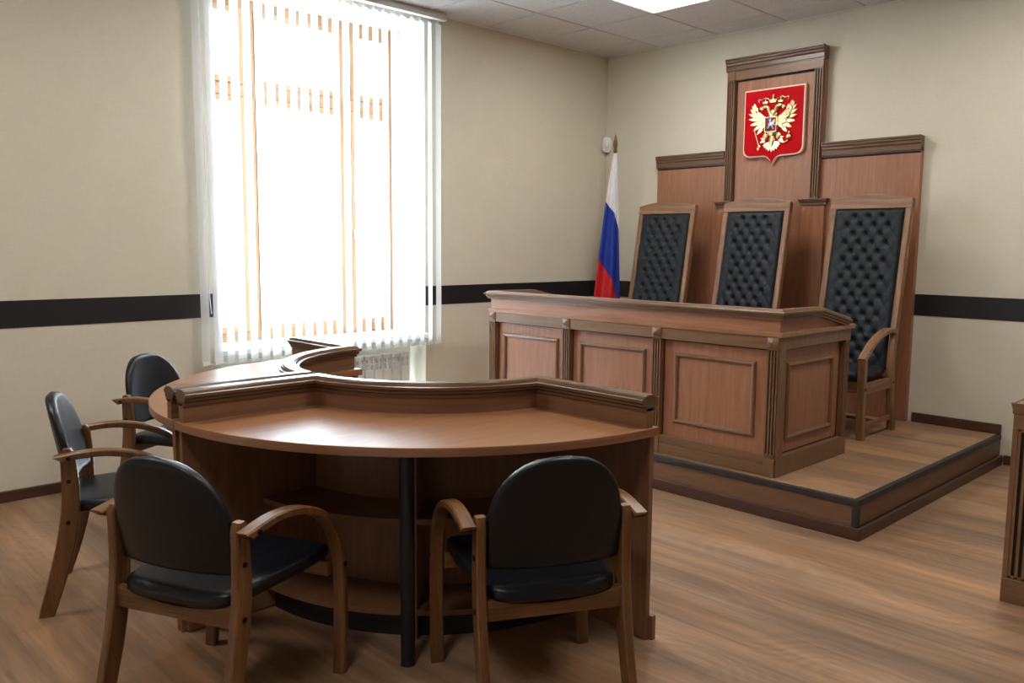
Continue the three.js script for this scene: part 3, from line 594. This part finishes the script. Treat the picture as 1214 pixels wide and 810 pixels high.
// ------------------------------------------------------------------ ring desk: two quarter sections
function deskSection(label, cx, cz, m) {
  const t = thing('curved_desk', label, 'desk', [cx, 0, cz]);
  const T = 0.78, TH = 0.026, RO = 1.218, RI = 0.617, E = 0.045, RC = 0.662;
  const arc = (r, a0, a1, n) => Array.from({ length: n + 1 }, (_, i) => { const a = a0 + (a1 - a0) * i / n; return [r * Math.cos(a), m * r * Math.sin(a)]; });
  const Q = Math.PI / 2;
  const plan = [...arc(RO, Q, 2 * Q, 56), ...arc(RI, 2 * Q, Q, 36)];
  obj('desk_top', flatUp(extrude(plan, TH, 0.0025)).translate(0, T, 0), M.top, t, 'x');
  // parapet with its handrail cornice: radial, inner arc, radial
  const as = Math.asin(E / RC), path = [[-E, m * (RO - 0.008)], ...arc(RC, Q + as, 2 * Q - as, 40), [-(RO - 0.008), m * E]];
  obj('parapet', sweep(path, [[-0.017, T - 0.001], [0.017, T - 0.001], [0.017, 0.853], [-0.017, 0.853]]), M.under, t, 'x');
  obj('cornice', sweep(path, RAIL.map(([o, y]) => [o, y + 0.9])), M.cornice, t, 'x');
  // carcass: radial side panels with feet, curved front, shelves, centre divider, steel pole
  const yb = T - TH, radial = (r0, r1, off, th, y0, y1) => [box(-r1, -r0, y0, y1, m > 0 ? off : -off - th, m > 0 ? off + th : -off, 0.001), box(-off - th, -off, y0, y1, m > 0 ? r0 : -r1, m > 0 ? r1 : -r0, 0.001)];
  const [pa, pb] = radial(RI + 0.02, RO - 0.012, 0.012, 0.024, 0.006, yb);
  obj('side_panel', pa, M.under, t); obj('side_panel', pb, M.under, t);
  const [fa, fb] = radial(RO - 0.13, RO + 0.004, -0.004, 0.02, 0, 0.09);
  obj('plinth_block', fa, M.under, t, 'x'); obj('plinth_block', fb, M.under, t, 'z');
  const cp = arc(0.662, Q + 0.03, 2 * Q - 0.03, 40);
  obj('curved_front', sweep(cp, [[-0.009, 0.006], [0.009, 0.006], [0.009, yb], [-0.009, yb]]), M.under, t);
  const ringPlan = (r0, r1) => [...arc(r1, Q + 0.045, 2 * Q - 0.045, 40), ...arc(r0, 2 * Q - 0.056, Q + 0.056, 30)];
  obj('shelf', flatUp(extrude(ringPlan(0.672, 0.905), 0.02)).translate(0, 0.448, 0), M.under, t, 'x');
  obj('shelf', flatUp(extrude(ringPlan(0.672, 0.905), 0.02)).translate(0, 0.112, 0), M.under, t, 'x');
  obj('plinth_front', sweep(arc(0.855, Q + 0.05, 2 * Q - 0.05, 40), [[-0.009, 0], [0.009, 0], [0.009, 0.092], [-0.009, 0.092]]), M.dark, t);
  const dv = box(0.672, 0.905, 0.112, yb, -0.009, 0.009, 0.001); dv.rotateY(-m * 3 * Math.PI / 4); obj('divider', dv, M.under, t);
  const dv2 = box(0.87, 0.905, 0.0, 0.092, -0.009, 0.009, 0.001); dv2.rotateY(-m * 3 * Math.PI / 4); obj('divider_foot', dv2, M.under, t);
  const k = Math.SQRT1_2 * 1.075;
  obj('pole', [new THREE.CylinderGeometry(0.0245, 0.0245, yb - 0.02, 24).translate(-k, yb / 2 + 0.01, m * k), new THREE.CylinderGeometry(0.021, 0.026, 0.02, 24).translate(-k, 0.01, m * k)], M.pole, t);
  return t;
}
deskSection('quarter-ring wooden desk with a raised rail, the two armchairs at its open side', -3.735, 2.175, 1);
deskSection('quarter-ring wooden desk beside the window, continuing the ring', -3.735, 2.165, -1);

// ------------------------------------------------------------------ wooden armchairs with black leather
function armchair(label) {
  const t = thing('armchair', label, 'chair', [0, 0, 0], 0, 'wooden armchairs round the desk');
  for (const s of [-1, 1]) {
    // front leg and armrest are one bent lamination
    obj('leg_and_armrest', bent([[0.222, 0], [0.232, 0.12], [0.236, 0.26], [0.226, 0.40], [0.19, 0.50], [0.12, 0.572], [0.02, 0.615], [-0.10, 0.630], [-0.246, 0.614]], 0.0225, 0.026, s * 0.2635, 44, 0.005, undefined, 0.03), M.chairWood, t);
    obj('rear_leg', bent([[-0.305, 0], [-0.262, 0.14], [-0.222, 0.30], [-0.203, 0.44], [-0.203, 0.56], [-0.208, 0.643]], 0.0145, 0.058, s * 0.2245, 40, 0.004, (k) => (0.78 + 0.34 * Math.sin(Math.PI * Math.min(1, 0.12 + k * 0.8))) * Math.sqrt(1 - 0.75 * Math.pow(Math.max(0, (k - 0.95) / 0.05), 2))), M.chairWood, t);
    for (const [y, z] of [[0.617, -0.195], [0.52, -0.205], [0.362, -0.213]]) obj('bolt', new THREE.CylinderGeometry(0.008, 0.008, 0.005, 12).rotateZ(Math.PI / 2).translate(s * (y > 0.6 ? 0.287 : 0.2405), y, z), M.bolt, t);
    obj('bolt', new THREE.CylinderGeometry(0.008, 0.008, 0.005, 12).rotateZ(Math.PI / 2).translate(s * 0.287, 0.375, 0.229), M.bolt, t);
  }
  const rail = []; for (let k = 0; k <= 12; k++) { const x = 0.212 - 0.424 * k / 12; rail.push([x, 0.372 + 0.026 * Math.pow(x / 0.212, 2)]); }
  obj('rear_rail', extrude([[-0.212, 0.333], [0.212, 0.333], ...rail], 0.022, 0.002).translate(0, 0, -0.228), M.chairWood, t, 'x');
  obj('front_rail', box(-0.242, 0.242, 0.335, 0.385, 0.195, 0.217, 0.003), M.chairWood, t, 'x');
  // seat: narrower at the back with a rounded rear edge
  const rows = []; for (let k = 0; k <= 26; k++) { const f = k / 26, z = -0.242 + 0.485 * f; const rear = Math.min(1, f / 0.16), fr = Math.min(1, (1 - f) / 0.1), q = (v) => Math.sqrt(Math.max(0.0004, 1 - (1 - v) * (1 - v)));
    rows.push([z, (0.204 + 0.03 * Math.min(1, Math.max(0, f - 0.15) * 2)) * (0.62 + 0.38 * q(rear)) * (0.86 + 0.14 * q(fr)), 0, 0.030 * (0.35 + 0.65 * q(Math.min(1, f / 0.07))) * (0.25 + 0.75 * q(fr))]); }
  obj('seat', loft(rows, (a, b, r) => V3(a, 0.412 + b + 0.016 * Math.pow((r[0] - 0.02) / 0.24, 2) * (r[0] > 0.02 ? 0.3 : -0.4) - 0.006 * (1 - Math.pow(a / 0.22, 2)), r[0]), 36, 0.42), M.leather, t);
  // back: straight sides, domed top, curved round the sitter and leaning slightly
  const br = []; for (let k = 0; k <= 34; k++) { const f = k / 34, y = 0.478 + 0.345 * f; const dome = y > 0.585 ? Math.pow(Math.max(0.004, 1 - Math.pow((y - 0.585) / 0.2385, 2.3)), 1 / 2.3) : 1, ends = Math.sqrt(1 - Math.pow(1 - Math.min(1, f / 0.05), 2)), te = Math.sqrt(1 - Math.pow(1 - Math.min(1, (1 - f) / 0.07), 2));
    br.push([y, (0.2085 - 0.004 * (1 - ends)) * dome, 0, 0.021 * (0.3 + 0.7 * ends) * (0.25 + 0.75 * te)]); }
  obj('backrest', loft(br, (a, b, r) => V3(a, r[0], -0.188 - 0.062 * (r[0] - 0.478) / 0.345 + b - 0.034 * (1 - Math.pow(a / 0.21, 2))), 40, 0.45), M.leather, t);
  return t;
}
{
  const turn = (fx, fz) => Math.atan2(fx, fz);
  const a = armchair('black leather armchair beside the desk end panel, nearest of the armchairs to the podium');
  a.position.set(-4.178 - 0.22 * 0.464, 0, 3.112 + 0.22 * 0.886); a.rotation.y = turn(0.464, -0.886);
  clone(a, [-4.807 - 0.22 * 0.908, 0, 2.586 + 0.22 * 0.419], turn(0.908, -0.419), 'black leather armchair facing the open shelves near the joint of the two curved desks');
  clone(a, [-5.184 + 0.305 * 0.915, 0, 1.503 + 0.305 * 0.405], turn(0.915, 0.405), 'black leather armchair on open floor, facing the joint of the two curved desks sideways on');
  clone(a, [-4.31, 0, 0.80], turn(0.5, 0.866), 'black leather armchair close to the window wall, partly hidden by the curved desk');
}

// ------------------------------------------------------------------ desk at the right edge
{
  const t = thing('side_desk', 'wooden desk with a fluted corner standing on the floor past the podium corner', 'desk', [0, 0, 0]);
  const X0 = -2.433, Z0 = 4.147, Z1 = 5.5, X1 = -1.75, f = X0 + 0.034;
  obj('carcass', box(f, X1, 0.02, 0.775, Z0 + 0.012, Z1, 0.001), M.frame, t);
  obj('plinth', [box(X0 - 0.004, f, 0, 0.1, Z0, Z1), box(f, X1, 0, 0.1, Z0, Z0 + 0.012)], M.frame, t, 'z');
  obj('frieze_rail', [box(X0, f, 0.71, 0.775, Z0, Z1), box(f, X1, 0.71, 0.775, Z0, Z0 + 0.012)], M.frame, t, 'z');
  obj('corner_post', box(X0, f, 0.1, 0.71, Z0, Z0 + 0.02), M.frame, t);
  pilaster(t, 'x', f, Z0 + 0.075, 0.11, 0.1, 0.71, 0.033, 4, M.frame);
  obj('front_panel', box(f - 0.004, f, 0.1, 0.71, Z0 + 0.13, Z1, 0), M.panel, t);
  obj('desk_top', sweep([[X1, Z0, 0.812], [X0, Z0, 0.812], [X0, Z1, 0.812]], crownProfile(0.009, 0.045)), M.frame, t, 'z');
  obj('worktop', box(X0 + 0.002, X1, 0.775, 0.811, Z0 + 0.002, Z1, 0.002), M.top, t, 'z');
}
flags(scene);
renderer.render(scene, camera);
